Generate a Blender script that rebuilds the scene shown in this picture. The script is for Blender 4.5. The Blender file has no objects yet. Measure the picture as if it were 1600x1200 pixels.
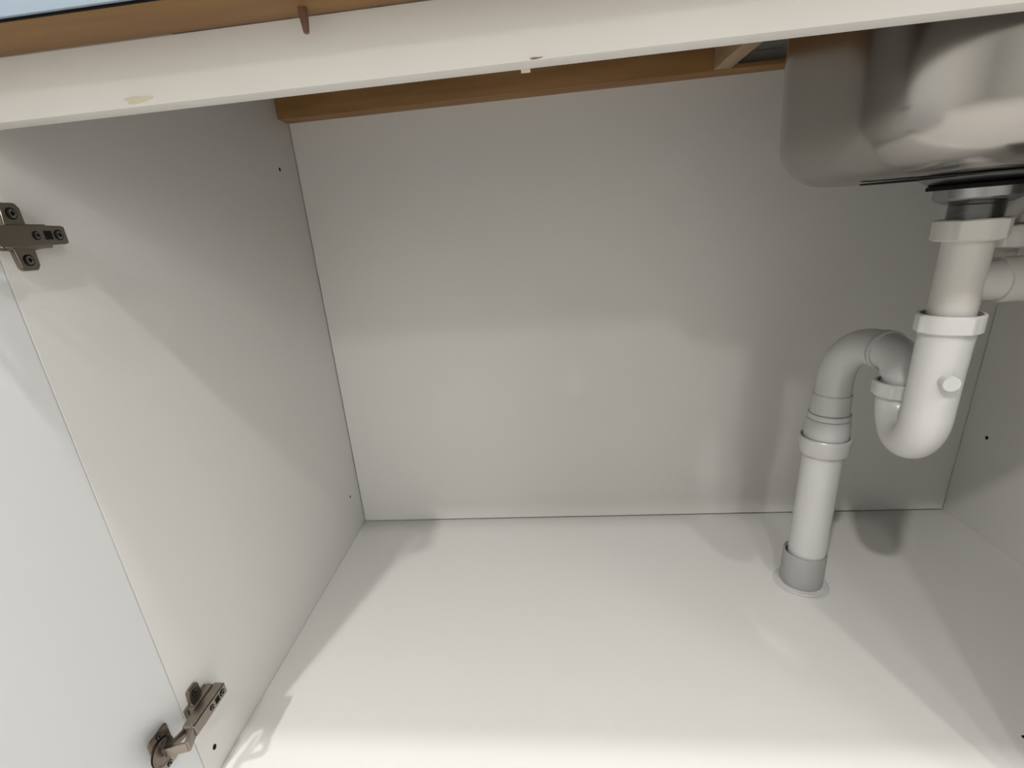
import bpy, bmesh, math
from mathutils import Vector, Matrix, Euler

# ------------------------------------------------------------------ camera
sc = bpy.context.scene
col = sc.collection
F, CX, CY = 770.18, 771.03, 638.73
cam_d = bpy.data.cameras.new('camera')
cam = bpy.data.objects.new('camera', cam_d); col.objects.link(cam)
cam.location = (0.34761, -0.77497, 0.49643)
cam.rotation_euler = (1.22180, 0.077385, 0.084008)
cam_d.sensor_fit = 'HORIZONTAL'; cam_d.sensor_width = 36
cam_d.lens = F / 1600 * 36
cam_d.shift_x = (800 - CX) / 1600
cam_d.shift_y = (CY - 600) / 1600
cam_d.clip_start = 0.01
sc.camera = cam

# ------------------------------------------------------------------ world, lamps, exposure
w = bpy.data.worlds.new('world'); sc.world = w; w.use_nodes = True
w.node_tree.nodes['Background'].inputs[0].default_value = (0.9, 0.95, 1.0, 1)
w.node_tree.nodes['Background'].inputs[1].default_value = 0.10
def lamp(name, loc, target, size, power, color=(1, .95, .88)):
    d = bpy.data.lights.new(name, 'AREA'); d.shape = 'DISK'; d.size = size
    d.energy = power; d.color = color
    o = bpy.data.objects.new(name, d); col.objects.link(o); o.location = loc
    o.rotation_euler = (Vector(target) - Vector(loc)).to_track_quat('-Z', 'Y').to_euler()
    return o
lamp('ceiling_lamp', (0.37, -1.80, 2.24), (0.4, -1.3, 0), 0.09, 6, (1, .975, .95))
lamp('ceiling_lamp', (-0.38, -1.88, 2.24), (0.2, -1.2, 0), 0.10, 26, (1, .975, .95))
lamp('ceiling_lamp', (1.10, -1.80, 2.24), (0.4, -1.2, 0), 0.09, 9, (1, .975, .95))
lamp('far_ceiling_lamp', (0.75, -3.85, 2.24), (0.5, -2.5, 0), 0.30, 15, (1, .975, .95))
lamp('near_ceiling_lamp', (0.40, -0.745, 2.24), (0.4, -0.7, 0), 0.09, 15, (1, .985, .97))
lamp('fill_light', (3.05, -2.6, 1.35), (0, -.6, .4), 1.3, 26, (.95, .98, 1))  # added soft cool fill for the interior; no window on this wall
sc.view_settings.view_transform = 'Standard'; sc.view_settings.look = 'None'
sc.view_settings.gamma = 1; sc.view_settings.use_curve_mapping = False
sc.view_settings.exposure = 0.12

# ------------------------------------------------------------------ materials
def mat(name, color, rough=.5, metal=0, bump=None, noise=None, grain=None, spec=.5):
    m = bpy.data.materials.new(name); m.use_nodes = True
    nt = m.node_tree; b = nt.nodes['Principled BSDF']
    b.inputs['Base Color'].default_value = (*color, 1)
    b.inputs['Roughness'].default_value = rough; b.inputs['Metallic'].default_value = metal
    b.inputs['Specular IOR Level'].default_value = spec
    tc = nt.nodes.new('ShaderNodeTexCoord')
    if noise:                       # (scale, second colour)
        mp = nt.nodes.new('ShaderNodeMapping'); nt.links.new(tc.outputs['Object'], mp.inputs[0])
        mp.inputs['Scale'].default_value = grain or (1, 1, 1)
        n = nt.nodes.new('ShaderNodeTexNoise'); n.inputs['Scale'].default_value = noise[0]
        n.inputs['Detail'].default_value = 6
        nt.links.new(mp.outputs[0], n.inputs['Vector'])
        r = nt.nodes.new('ShaderNodeValToRGB')
        r.color_ramp.elements[0].position = .35; r.color_ramp.elements[1].position = .68
        r.color_ramp.elements[0].color = (*color, 1); r.color_ramp.elements[1].color = (*noise[1], 1)
        nt.links.new(n.outputs['Fac'], r.inputs[0]); nt.links.new(r.outputs[0], b.inputs['Base Color'])
    if bump:                        # (scale, strength, distance, stretch)
        mp = nt.nodes.new('ShaderNodeMapping'); nt.links.new(tc.outputs['Object'], mp.inputs[0])
        mp.inputs['Scale'].default_value = bump[3] if len(bump) > 3 else (1, 1, 1)
        n = nt.nodes.new('ShaderNodeTexNoise'); n.inputs['Scale'].default_value = bump[0]
        nt.links.new(mp.outputs[0], n.inputs['Vector'])
        bp = nt.nodes.new('ShaderNodeBump'); bp.inputs['Strength'].default_value = bump[1]
        bp.inputs['Distance'].default_value = bump[2]
        nt.links.new(n.outputs['Fac'], bp.inputs['Height']); nt.links.new(bp.outputs[0], b.inputs['Normal'])
    return m
M = {}
M['melamine'] = mat('white_melamine', (.72, .71, .68), .42, noise=(3, (.735, .725, .70)), bump=(900, .08, .0002))
M['door'] = mat('door_lacquer', (.68, .69, .69), .38)
M['rail'] = mat('rail_melamine', (.72, .70, .655), .5, noise=(14, (.74, .72, .68)), grain=(1, 1, 1))
M['stain'] = mat('glue_stain', (.66, .58, .45), .6)
M['oak'] = mat('oak', (.31, .165, .056), .6, noise=(9, (.23, .115, .036)), grain=(1, 9, 9), bump=(60, .15, .0005, (1, 10, 10)))
M['batten'] = mat('batten_oak', (.24, .125, .036), .6, noise=(9, (.19, .095, .028)), grain=(1, 9, 9))
M['oak_pale'] = mat('pale_softwood', (.44, .31, .18), .6, noise=(12, (.36, .245, .14)), grain=(9, 1, 9))
M['peg'] = mat('brown_peg', (.13, .065, .035), .45)
M['dark'] = mat('dark_void', (.012, .010, .009), .9, spec=.1)
M['board'] = mat('grey_chipboard', (.16, .15, .13), .85, noise=(60, (.10, .09, .08)))
M['fascia'] = mat('pale_blue_laminate', (.30, .375, .45), .35)
M['steel'] = mat('brushed_steel', (.38, .362, .34), .16, 1, bump=(5, .2, .004))
M['chrome'] = mat('polished_steel', (.33, .33, .325), .24, 1)
M['nickel'] = mat('nickel', (.31, .275, .235), .28, 1)
M['nickel_dark'] = mat('nickel_dark', (.20, .17, .14), .35, 1)
M['rubber'] = mat('black_rubber', (.010, .010, .010), .9, spec=.1)
M['pvc'] = mat('white_plastic', (.56, .558, .55), .26, noise=(8, (.58, .578, .57)))
M['pvc_warm'] = mat('ivory_plastic', (.56, .54, .505), .32)
M['pvc_grey'] = mat('grey_plastic', (.33, .335, .325), .4)
M['tile'] = mat('floor_tile', (.72, .70, .67), .5)
M['paint'] = mat('wall_paint', (.80, .80, .78), .8)

# ------------------------------------------------------------------ helpers
def finish(name, bm, m, parent=None, smooth=35):
    bmesh.ops.recalc_face_normals(bm, faces=bm.faces)
    for f in bm.faces: f.smooth = True
    for e in bm.edges:
        if len(e.link_faces) == 2 and e.calc_face_angle(0) > math.radians(smooth): e.smooth = False
    me = bpy.data.meshes.new(name); bm.to_mesh(me); bm.free(); me.materials.append(m)
    o = bpy.data.objects.new(name, me); col.objects.link(o)
    if parent: o.parent = parent
    return o
def add_box(bm, lo, hi, bev=0, M4=None):
    r = bmesh.ops.create_cube(bm, size=1)
    vs = r['verts']; c = (Vector(lo) + Vector(hi)) / 2; s = Vector(hi) - Vector(lo)
    for v in vs: v.co = Vector((v.co.x * s.x, v.co.y * s.y, v.co.z * s.z)) + c
    es = list({e for v in vs for e in v.link_edges})
    if bev:
        r = bmesh.ops.bevel(bm, geom=es, offset=bev, segments=2, affect='EDGES', profile=.6)
        vs = list({v for f in r['faces'] for v in f.verts} | {v for v in vs if v.is_valid})
    if M4:
        for v in vs: v.co = M4 @ v.co
def box(name, lo, hi, m, parent=None, bev=0, off=(0, 0, 0)):
    bm = bmesh.new(); o3 = Vector(off)
    add_box(bm, Vector(lo) - o3, Vector(hi) - o3, bev)
    return finish(name, bm, m, parent)
def sweep(bm, pts, rad, n=40, cap=True, lug=None):
    """tube through pts with one radius per point; equal points make a step"""
    pts = [Vector(p) for p in pts]
    if not hasattr(rad, '__len__'): rad = [rad] * len(pts)
    N = len(pts); tang = []
    for i in range(N):
        a = i; b = i
        while a > 0 and (pts[a] - pts[i]).length < 1e-7: a -= 1
        while b < N - 1 and (pts[b] - pts[i]).length < 1e-7: b += 1
        if (pts[i] - pts[a]).length < 1e-7: t = pts[b] - pts[i]
        elif (pts[b] - pts[i]).length < 1e-7: t = pts[i] - pts[a]
        else: t = (pts[i] - pts[a]).normalized() + (pts[b] - pts[i]).normalized()
        tang.append(t.normalized())
    t0 = tang[0]; u = t0.orthogonal().normalized(); rings = []
    for i in range(N):
        if i:
            q = tang[i - 1].rotation_difference(tang[i]); u = q @ u
        u = (u - tang[i] * u.dot(tang[i])).normalized(); v = tang[i].cross(u)
        ring = []
        for k in range(n):
            a = 2 * math.pi * k / n
            rr = rad[i]
            if lug and lug(i, k): rr = rad[i] + lug(i, k)
            ring.append(bm.verts.new(pts[i] + (u * math.cos(a) + v * math.sin(a)) * rr))
        rings.append(ring)
    for i in range(N - 1):
        for k in range(n):
            bm.faces.new((rings[i][k], rings[i][(k + 1) % n], rings[i + 1][(k + 1) % n], rings[i + 1][k]))
    if cap:
        bm.faces.new(rings[0][::-1]); bm.faces.new(rings[-1])
def tube(name, pts, rad, m, parent, n=40, cap=True, lug=None, smooth=35):
    bm = bmesh.new(); sweep(bm, pts, rad, n, cap, lug); return finish(name, bm, m, parent, smooth)
def vert(name, x, y, prof, m, parent, n=48, lug=None, cap=True):
    """lathe about a vertical axis: prof = [(r, z), ...]"""
    bm = bmesh.new(); rings = []
    for i, (r, z) in enumerate(prof):
        ring = []
        for k in range(n):
            a = 2 * math.pi * k / n; rr = r + (lug(i, k) if lug else 0)
            ring.append(bm.verts.new((x + rr * math.cos(a), y + rr * math.sin(a), z)))
        rings.append(ring)
    for i in range(len(prof) - 1):
        for k in range(n):
            bm.faces.new((rings[i][k], rings[i][(k + 1) % n], rings[i + 1][(k + 1) % n], rings[i + 1][k]))
    if cap: bm.faces.new(rings[0]); bm.faces.new(rings[-1])
    return finish(name, bm, m, parent)
def prism(name, outline, d0, d1, m, parent, axis='x', bev=0):
    """extrude a (y, z) outline along x from d0 to d1"""
    bm = bmesh.new()
    vs = [bm.verts.new((d0, y, z)) for y, z in outline]
    f = bm.faces.new(vs)
    r = bmesh.ops.extrude_face_region(bm, geom=[f])
    for v in [g for g in r['geom'] if isinstance(g, bmesh.types.BMVert)]: v.co.x = d1
    if bev:
        es = [e for e in bm.edges if all(abs(v.co.x - d1) < 1e-6 for v in e.verts)]
        bmesh.ops.bevel(bm, geom=es, offset=bev, segments=2, affect='EDGES')
    return finish(name, bm, m, parent)
def tag(o, label=None, cat=None, group=None, kind=None):
    if label: o['label'] = label
    if cat: o['category'] = cat
    if group: o['group'] = group
    if kind: o['kind'] = kind
    return o
def empty(name, loc, label, cat, group=None):
    o = bpy.data.objects.new(name, None); col.objects.link(o); o.empty_display_size = .05
    o.location = loc; return tag(o, label, cat, group)
def under(root):
    """parts are modelled in world space: keep them there under a moved root"""
    for c in root.children: c.matrix_parent_inverse = Matrix.Translation(root.location).inverted()

# ------------------------------------------------------------------ the kitchen around the cabinet
KZ = -.15
def st(name, lo, hi, m): return tag(box(name, lo, hi, m), kind='structure')
st('floor', (-1.7, -4.7, KZ - .05), (3.1, .05, KZ), M['tile'])
st('ceiling', (-1.7, -4.7, 2.3), (3.1, .05, 2.35), M['paint'])
st('wall_back', (-1.7, .006, KZ), (3.1, .056, 2.3), M['paint'])
st('wall_front', (-1.7, -4.7, KZ), (3.1, -4.65, 2.3), M['paint'])
st('wall_left', (-1.75, -4.7, KZ), (-1.7, .05, 2.3), M['paint'])
st('wall_right', (3.1, -4.7, KZ), (3.15, .05, 2.3), M['paint'])

# ------------------------------------------------------------------ cabinet
D = .46864; ZR = .57783; ZT = .60926; T = .0144
cab = empty('sink_cabinet', (.5, -.23, KZ),
            'open white melamine base cabinet under the steel sink, seen from inside its doorway', 'cabinet')
LP = box('side_panel', (-.018, -D, -.018), (0, 0, .70), M['melamine'], cab, .0002)
RP = box('side_panel', (1.0, -D, -.018), (1.018, 0, .70), M['melamine'], cab, .0006)
BP = box('back_panel', (0.0012, 0.0, .0012), (.9988, .005, .684), M['melamine'], cab)
FP = box('bottom_panel', (0.0002, -D, -.018), (.9998, -.0006, 0), M['melamine'], cab, .0005)
rail = box('front_rail', (0.0002, -D, ZR), (.9998, -D + T, ZT), M['rail'], cab, .0006)
box('blind_panel', (.757, -D - .018, -.014), (1.018, -D - .0005, .60), M['door'], cab, .0008)
box('plinth', (-.018, -D + .05, KZ), (1.018, -D + .066, -.019), M['door'], cab)
tag(box('rear_rail', (.0004, -.031, .6603), (.578, -.0004, .6995), M['oak'], cab, .0006), 'brown oak rail along the top of the back')
tag(box('rear_rail', (.5782, -.031, .6603), (.9996, -.0004, .6655), M['oak'], cab, .0006), 'shallower oak strip behind the sink')
tag(box('sink_bearer', (.5735, -.225, .6610), (.5945, -.0315, .6995), M['oak_pale'], cab, .0006), 'pale wooden batten running front to back beside the sink')
# spots of old glue and a nick on the rail
def blob(name, c, ry, rz, m, parent, axis, wob=1):
    bm = bmesh.new(); n = 18; vs = []
    for k in range(n):
        a = 2 * math.pi * k / n; q = 1 + wob * (.22 * math.sin(3 * a + 1) + .12 * math.sin(5 * a))
        if axis == 'y': p = (c[0] + ry * q * math.cos(a), c[1], c[2] + rz * q * math.sin(a))
        else: p = (c[0], c[1] + ry * q * math.cos(a), c[2] + rz * q * math.sin(a))
        vs.append(bm.verts.new(p))
    f = bm.faces.new(vs); r = bmesh.ops.extrude_face_region(bm, geom=[f])
    for v in [g for g in r['geom'] if isinstance(g, bmesh.types.BMVert)]:
        if axis == 'y': v.co.y += .0012
        else: v.co.x += .0012 if c[0] < .5 else -.0012
    return finish(name, bm, m, parent)
tag(blob('glue_smear', (.1245, -D - .0003, .5812), .0080, .0017, M['stain'], rail, 'y'), 'faint yellow glue smear')
tag(blob('nick', (.3505, -D - .0003, .5786), .0030, .0004, M['oak'], rail, 'y'), 'brown nick at the lower edge')
tag(box('glue_blob', (.3422, -D + T - .0002, .5764), (.3474, -D + T + .0015, .5800), M['stain'], rail, .0004), 'small cream glue drip')
# screw holes
def hole(parent, x, y, z, r=.0022):
    sx = -1 if x > .5 else 1
    o = blob('screw_hole', (x - sx * .0008, y, z), r, r * 1.2, M['dark'], parent, 'x', 0)
    return o
hole(LP, 0, -.0551, .5958); hole(LP, 0, -.0417, .0766, .0018); hole(LP, 0, -.4516, .0281, .0024)
hole(RP, 1.0, -.0411, .1481, .0024)
vert('screw_hole', .7905, -.3995, [(.002, -.001), (.002, .0003)], M['dark'], FP, 16)
under(cab)

# door, standing open in front of the left side panel
door = box('cabinet_door', (-.0185, -.93, -.012), (-.0002, -D - .0008, ZT - .03), M['door'], cab, .0012)
DOOR_ANGLE = math.radians(-16)
SW = Matrix.Translation((0, -D - .001, 0)) @ Matrix.Rotation(DOOR_ANGLE, 4, 'Z') @ Matrix.Translation((0, D + .001, 0))
door.data.transform(SW)
door.matrix_parent_inverse = Matrix.Translation(cab.location).inverted()
tag(door, 'bright white door leaf standing open')

# ------------------------------------------------------------------ hinges
def hinge(z0):
    root = bpy.data.objects.new('hinge', None); col.objects.link(root)
    root.empty_display_size = .02
    N = M['nickel']
    def R(o): o.parent = root; return o
    # cross shaped mounting plate, rounded wings above and below
    def arc(cy, cz, r, a0, a1, k=6):
        return [(cy + r * math.cos(math.radians(a0 + (a1 - a0) * i / k)), cz + r * math.sin(math.radians(a0 + (a1 - a0) * i / k))) for i in range(k + 1)]
    w = .0068; h = .0215; c = -.4535
    out = (arc(c + w - .003, h - .003, .003, 0, 90) + arc(c - w + .003, h - .003, .003, 90, 180)
           + [(c - w - .001, .0085), (-.4685, .0078), (-.4685, -.0078), (c - w - .001, -.0085)]
           + arc(c - w + .003, -h + .003, .003, 180, 270) + arc(c + w - .003, -h + .003, .003, 270, 360)
           + [(c + w + .001, -.0085), (-.4385, -.0078), (-.4385, .0078), (c + w + .001, .0085)])
    R(prism('mounting_plate', out, 0, .0032, N, None, bev=.0008))
    # raised saddle of the plate
    bm = bmesh.new(); add_box(bm, (.0028, -.4665, -.0078), (.009, -.4375, .0078), .001); R(finish('saddle', bm, N, None))
    # arm: tapered channel over the saddle
    out = [(-.4345, .0052), (-.4345, -.0052), (-.437, -.0060), (-.468, -.0066), (-.481, -.0062), (-.4825, -.0050),
           (-.4825, .0050), (-.481, .0062), (-.468, .0066), (-.437, .0060)]
    R(prism('arm', out, .0085, .0195, N, None, bev=.0009))
    bm = bmesh.new(); add_box(bm, (.0190, -.4515, -.0028), (.0199, -.4463, .0028), 0); R(finish('slot', bm, M['dark'], None))
    def screw(x, y, z, r):
        bm = bmesh.new()
        sweep(bm, [(x - .001, y, z), (x + .0008, y, z), (x + .0012, y, z), (x + .0012, y, z), (x + .0002, y, z)],
              [r, r, r * .8, r * .55, r * .4], 20)
        R(finish('screw', bm, M['chrome'], None))
        bm = bmesh.new(); sweep(bm, [(x - .001, y, z), (x + .00035, y, z)], [r * 1.3, r * 1.3], 20)
        R(finish('screw_recess', bm, M['dark'], None))
        bm = bmesh.new()
        add_box(bm, (x + .0002, y - r * .55, z - r * .16), (x + .0014, y + r * .55, z + r * .16))
        add_box(bm, (x + .0002, y - r * .16, z - r * .55), (x + .0014, y + r * .16, z + r * .55))
        R(finish('screw_cross', bm, M['dark'], None))
    screw(.0195, -.4413, 0, .0026); screw(.0195, -.4573, 0, .0022)
    screw(.0032, c, .0148, .0029); screw(.0032, c, -.0148, .0029)
    # folded links between arm and cup
    def bar(name, a, b, hw, th, m):
        a = Vector(a); b = Vector(b); d = (b - a).normalized(); s = Vector((0, 0, 1)); n = d.cross(s)
        bm = bmesh.new(); Mx = Matrix((( d.x, n.x, 0, a.x), (d.y, n.y, 0, a.y), (0, 0, 1, 0), (0, 0, 0, 1)))
        add_box(bm, (0, -th, -hw), ((b - a).length, th, hw), .0006, Mx); R(finish(name, bm, m, None))
    bar('link', (.0165, -.4795, 0), (.0215, -.4955, 0), .0056, .0016, N)
    bar('link', (.0110, -.4775, 0), (.0060, -.4965, 0), .0042, .0012, M['nickel_dark'])
    bar('link', (.0215, -.4950, 0), (.0040, -.5010, 0), .0050, .0013, N)
    tb = bmesh.new(); sweep(tb, [(.0165, -.4800, -.0068), (.0165, -.4800, .0068)], .0016, 14); R(finish('pin', tb, M['chrome'], None))
    # cup and its flange on the door
    F0 = -.4965
    out = arc(F0 - .010, .0205 - .003, .003, 90, 180) + arc(F0 - .010, -.0205 + .003, .003, 180, 270) \
        + arc(F0 + .006, -.0205 + .003, .003, 270, 360) + arc(F0 + .006, .0205 - .003, .003, 0, 90)
    R(prism('cup_flange', out, -.0003, .0016, N, None, bev=.0006))
    bm = bmesh.new(); sweep(bm, [(.0012, F0 - .004, 0), (.0030, F0 - .004, 0), (.0030, F0 - .004, 0), (.0019, F0 - .004, 0)], [.0125, .0125, .0108, .0108], 32)
    R(finish('cup', bm, M['nickel_dark'], None))
    screw(.0016, F0 - .002, .0165, .0022); screw(.0016, F0 - .002, -.0165, .0022)
    root.location = (0, 0, z0)
    root.parent = cab; root.matrix_parent_inverse = Matrix.Translation(cab.location).inverted()
    return root
h1 = hinge(.5160); h1['label'] = 'upper nickel hinge, wings spread on the side panel'
h2 = hinge(.0905); h2['label'] = 'lower nickel hinge near the cabinet bottom'

# ------------------------------------------------------------------ worktop
wt = empty('worktop', (.5, -.25, .70), 'kitchen worktop over the cabinet with pale blue front edge and oak batten', 'worktop')
bm = bmesh.new()
add_box(bm, (-.6, -.5055, .70), (.545, .005, .738)); add_box(bm, (.80, -.5055, .70), (1.6, .005, .738))
add_box(bm, (.545, -.5055, .70), (.80, -.445, .738)); add_box(bm, (.545, -.20, .70), (.80, .005, .738))
finish('slab', bm, M['board'], wt)
tag(box('batten', (-.6, -.5045, ZT + .0002), (1.6, -D - .0002, .6998), M['batten'], wt, .0006), 'oak batten under the front edge')
box('glue_line', (-.6, -.5056, ZT + .0004), (1.6, -.5046, .7380), M['dark'], wt)
tag(box('front_edge', (-.6, -.5080, ZT + .0012), (1.6, -.5057, .7385), M['fascia'], wt, .0004), 'pale blue laminate edge')
tag(vert('peg', .2335, -.4780, [(.0009, .5985), (.0015, .5990), (.0021, .6040), (.0024, .6093)], M['peg'], wt, 16), 'dark brown peg hanging from the batten')
under(wt)

# ------------------------------------------------------------------ sink
sink = empty('sink', (.688, -.33, .74), 'brushed stainless steel sink bowl hanging below the worktop, above the white trap', 'sink')
def rr(x0, x1, y0, y1, r, z, n=12):
    pts = []
    for cx, cy, a0 in ((x1 - r, y1 - r, 0), (x0 + r, y1 - r, 90), (x0 + r, y0 + r, 180), (x1 - r, y0 + r, 270)):
        for k in range(n + 1):
            a = math.radians(a0 + 90 * k / n); pts.append((cx + r * math.cos(a), cy + r * math.sin(a), z))
    return pts
bm = bmesh.new(); rings = []
X0, X1, Y0, Y1 = .5615, .812, -.447, -.203
ZB = .5085; RF = .040
lev = []
for k in range(11):
    a = math.radians(90 * k / 10)           # bottom fillet
    lev.append((RF * (1 - math.sin(a)), ZB + RF * (1 - math.cos(a))))
for k in range(1, 9): lev.append((-.008 * k / 8, ZB + RF + (.739 - ZB - RF) * k / 8))
lev.append((-.020, .7395))
for ins, z in lev:
    r = max(.085 - ins * .9, .012)
    rings.append([bm.verts.new(p) for p in rr(X0 + ins, X1 - ins, Y0 + ins, Y1 - ins, r, z)])
n = len(rings[0])
for i in range(len(rings) - 1):
    for k in range(n):
        bm.faces.new((rings[i][k], rings[i][(k + 1) % n], rings[i + 1][(k + 1) % n], rings[i + 1][k]))
bm.faces.new(rings[0])
bowl = finish('bowl', bm, M['steel'], sink, 60)
AX, AY = .688, -.330
tag(tube('gasket', [(AX, AY, .5064), (AX, AY, .5074)], .088, M['rubber'], sink, 64), 'thin black sealing plate')
for v in sink.children[-1].data.vertices: v.co.y = AY + (v.co.y - AY) * .26
tag(vert('gasket', AX, AY, [(.0325, .4978), (.0330, .4985), (.0330, .5005), (.0325, .501)], M['rubber'], sink, 64), 'thick black rubber ring')
vert('strainer', AX, AY, [(.0175, .4862), (.0205, .4868), (.0262, .4895), (.0280, .4912), (.0282, .4978)], M['chrome'], sink, 64)
vert('strainer_plate', AX, AY, [(.031, .5010), (.040, .5066)], M['chrome'], sink, 64)
pr_ = []
for k in range(9):
    pr_ += [(.0170, .4750 + k * .0013), (.0176, .4755 + k * .0013)]
vert('threaded_neck', AX, AY, pr_, M['chrome'], sink, 48)
under(sink)

# ------------------------------------------------------------------ trap
trap = empty('sink_trap', (AX, AY, .26), 'white plastic sink trap with a U bend hanging from the steel bowl', 'trap')
def lugs(n, step, h, lo, hi):
    return lambda i, k: (h if (k % step) < 2 and lo <= i <= hi else 0)
P = M['pvc']; PW = M['pvc_warm']
# nut profile: hollow rim on top
def nut(x, y, z0, z1, ro, ri, m, step=12):
    return vert('nut', x, y, [(ri, z0), (ro - .0015, z0), (ro, z0 + .0012), (ro, z1 - .001), (ro - .0008, z1), (ro - .0028, z1), (ro - .0030, z1 - .004), (ri, z1 - .004)],
                m, trap, 60, lugs(60, step, .0012, 2, 3), cap=False)
nut(AX, AY, .4595, .4755, .0232, .0166, PW)
vert('tail_pipe', AX, AY, [(.0150, .474), (.0158, .468), (.0163, .457), (.0163, .386), (.0150, .386)], PW, trap)
# side branch towards the next bowl
by = .4255
tube('branch', [(AX + .004, AY + .002, by), (AX + .029, AY + .004, by), (AX + .030, AY + .004, by), (AX + .030, AY + .004, by), (AX + .058, AY + .006, by), (AX + .058, AY + .006, by), (AX + .16, AY + .015, by)],
     [.0158, .0158, .0158, .0182, .0182, .0160, .0160], PW, trap)
nut(AX + .043, AY + .028, .4500, .4680, .0245, .012, PW, 10)
tube('branch_tail', [(AX + .043, AY + .028, .432), (AX + .043, AY + .028, .4560)], .015, PW, trap)
tube('branch_tail', [(AX + .043, AY + .028, .4560), (AX + .043, AY + .028, .4760), (AX + .050, AY + .029, .4850), (AX + .12, AY + .035, .4870)], .011, PW, trap)
nut(AX, AY, .3860, .4015, .0230, .0168, P, 15)
# the U
UX, UY = .7075, -.2635
d = Vector((UX - AX, UY - AY, 0)); L = d.length; d.normalize(); rb = L / 2; zc = .309
cxy = Vector((AX, AY, 0)) + d * rb
def upt(a, z=zc, r=rb): return cxy - d * (r * math.cos(a)) + Vector((0, 0, z - r * math.sin(a)))
pts = [Vector((AX, AY, .3975)), Vector((AX, AY, .378)), Vector((AX, AY, .345))] + [upt(math.pi * k / 24) for k in range(25)] + [Vector((UX, UY, .318))]
rads = [.0208, .0192, .0188] + [.0189] * 25 + [.0186]
tube('u_bend', pts, rads, P, trap, 48, smooth=50)
q = Vector((-.22, -.975, 0)).normalized()
b0 = Vector((AX, AY, .3470))
tube('plug', [b0 + q * .014, b0 + q * .0255, b0 + q * .0263, b0 + q * .0263], [.0066, .0066, .0062, .005], P, trap, 28)
# union nut on the rising leg, then over to the waste pipe
SX, SY = .6965, -.1717
nut(UX, UY, .3055, .3205, .0225, .0172, P, 12)
e = Vector((SX - UX, SY - UY, 0)); EL = e.length; e.normalize(); zt = .346
r2 = .022; r1 = .052
pts = [Vector((UX, UY, .314)), Vector((UX, UY, zt - r2))]
for k in range(1, 11):
    a = math.pi / 2 * k / 10; pts.append(Vector((UX, UY, zt - r2)) + e * (r2 * (1 - math.cos(a))) + Vector((0, 0, r2 * math.sin(a))))
tube('elbow', pts + [Vector((UX, UY, zt)) + e * (r2 + .002)], [.0168] * 2 + [.0185] * 10 + [.0195], P, trap, 48, smooth=50)
b = Vector((UX, UY, zt)) + e * (r2 + .001)
tube('ring', [b, b + e * .003], .0212, P, trap, 48)
tube('ring', [b + e * .006, b + e * .0085], .0208, P, trap, 48)
pts = [b]
cz = Vector((SX, SY, zt - r1)) - e * r1
for k in range(0, 15):
    a = math.pi / 2 * k / 14; pts.append(cz + e * (r1 * math.sin(a)) + Vector((0, 0, r1 * math.cos(a))))
pts += [Vector((SX, SY, .277)), Vector((SX, SY, .277)), Vector((SX, SY, .255)), Vector((SX, SY, .222))]
tube('elbow', pts, [.0192] * 16 + [.0194, .0203, .0212, .0218], P, trap, 48, smooth=50)
vert('ring', SX, SY, [(.0215, .2450), (.0232, .2460), (.0232, .2520), (.0212, .2535)], P, trap)
vert('ring', SX, SY, [(.0235, .2150), (.0250, .2180), (.0244, .2400), (.0228, .2450)], P, trap)
under(trap)

wp = empty('waste_pipe', (SX, SY, 0), 'straight white waste pipe standing in a grey sleeve on the cabinet floor', 'pipe')
vert('pipe', SX, SY, [(.0228, .020), (.0222, .2050)], P, wp)
vert('collar', SX, SY, [(.0222, .1985), (.0262, .1990), (.0276, .2010), (.0284, .2200), (.0276, .2212), (.0258, .2212), (.0254, .2170), (.0222, .2160)], P, wp, 56, cap=False)
tag(vert('sleeve', SX - .002, SY, [(.0264, .0006), (.0262, .0480), (.0254, .0492), (.0248, .0492), (.0243, .0465), (.0228, .0455)], M['pvc_grey'], wp, 56, cap=False), 'grey sleeve at the foot of the pipe')
vert('floor_ring', SX - .0045, SY - .006, [(.0240, .0002), (.0240, .0012), (.0285, .0012), (.0290, .0005), (.0315, .0005), (.0320, .0011), (.0340, .0011), (.0345, .0002)], M['pvc'], wp, 56, cap=False)
under(wp)
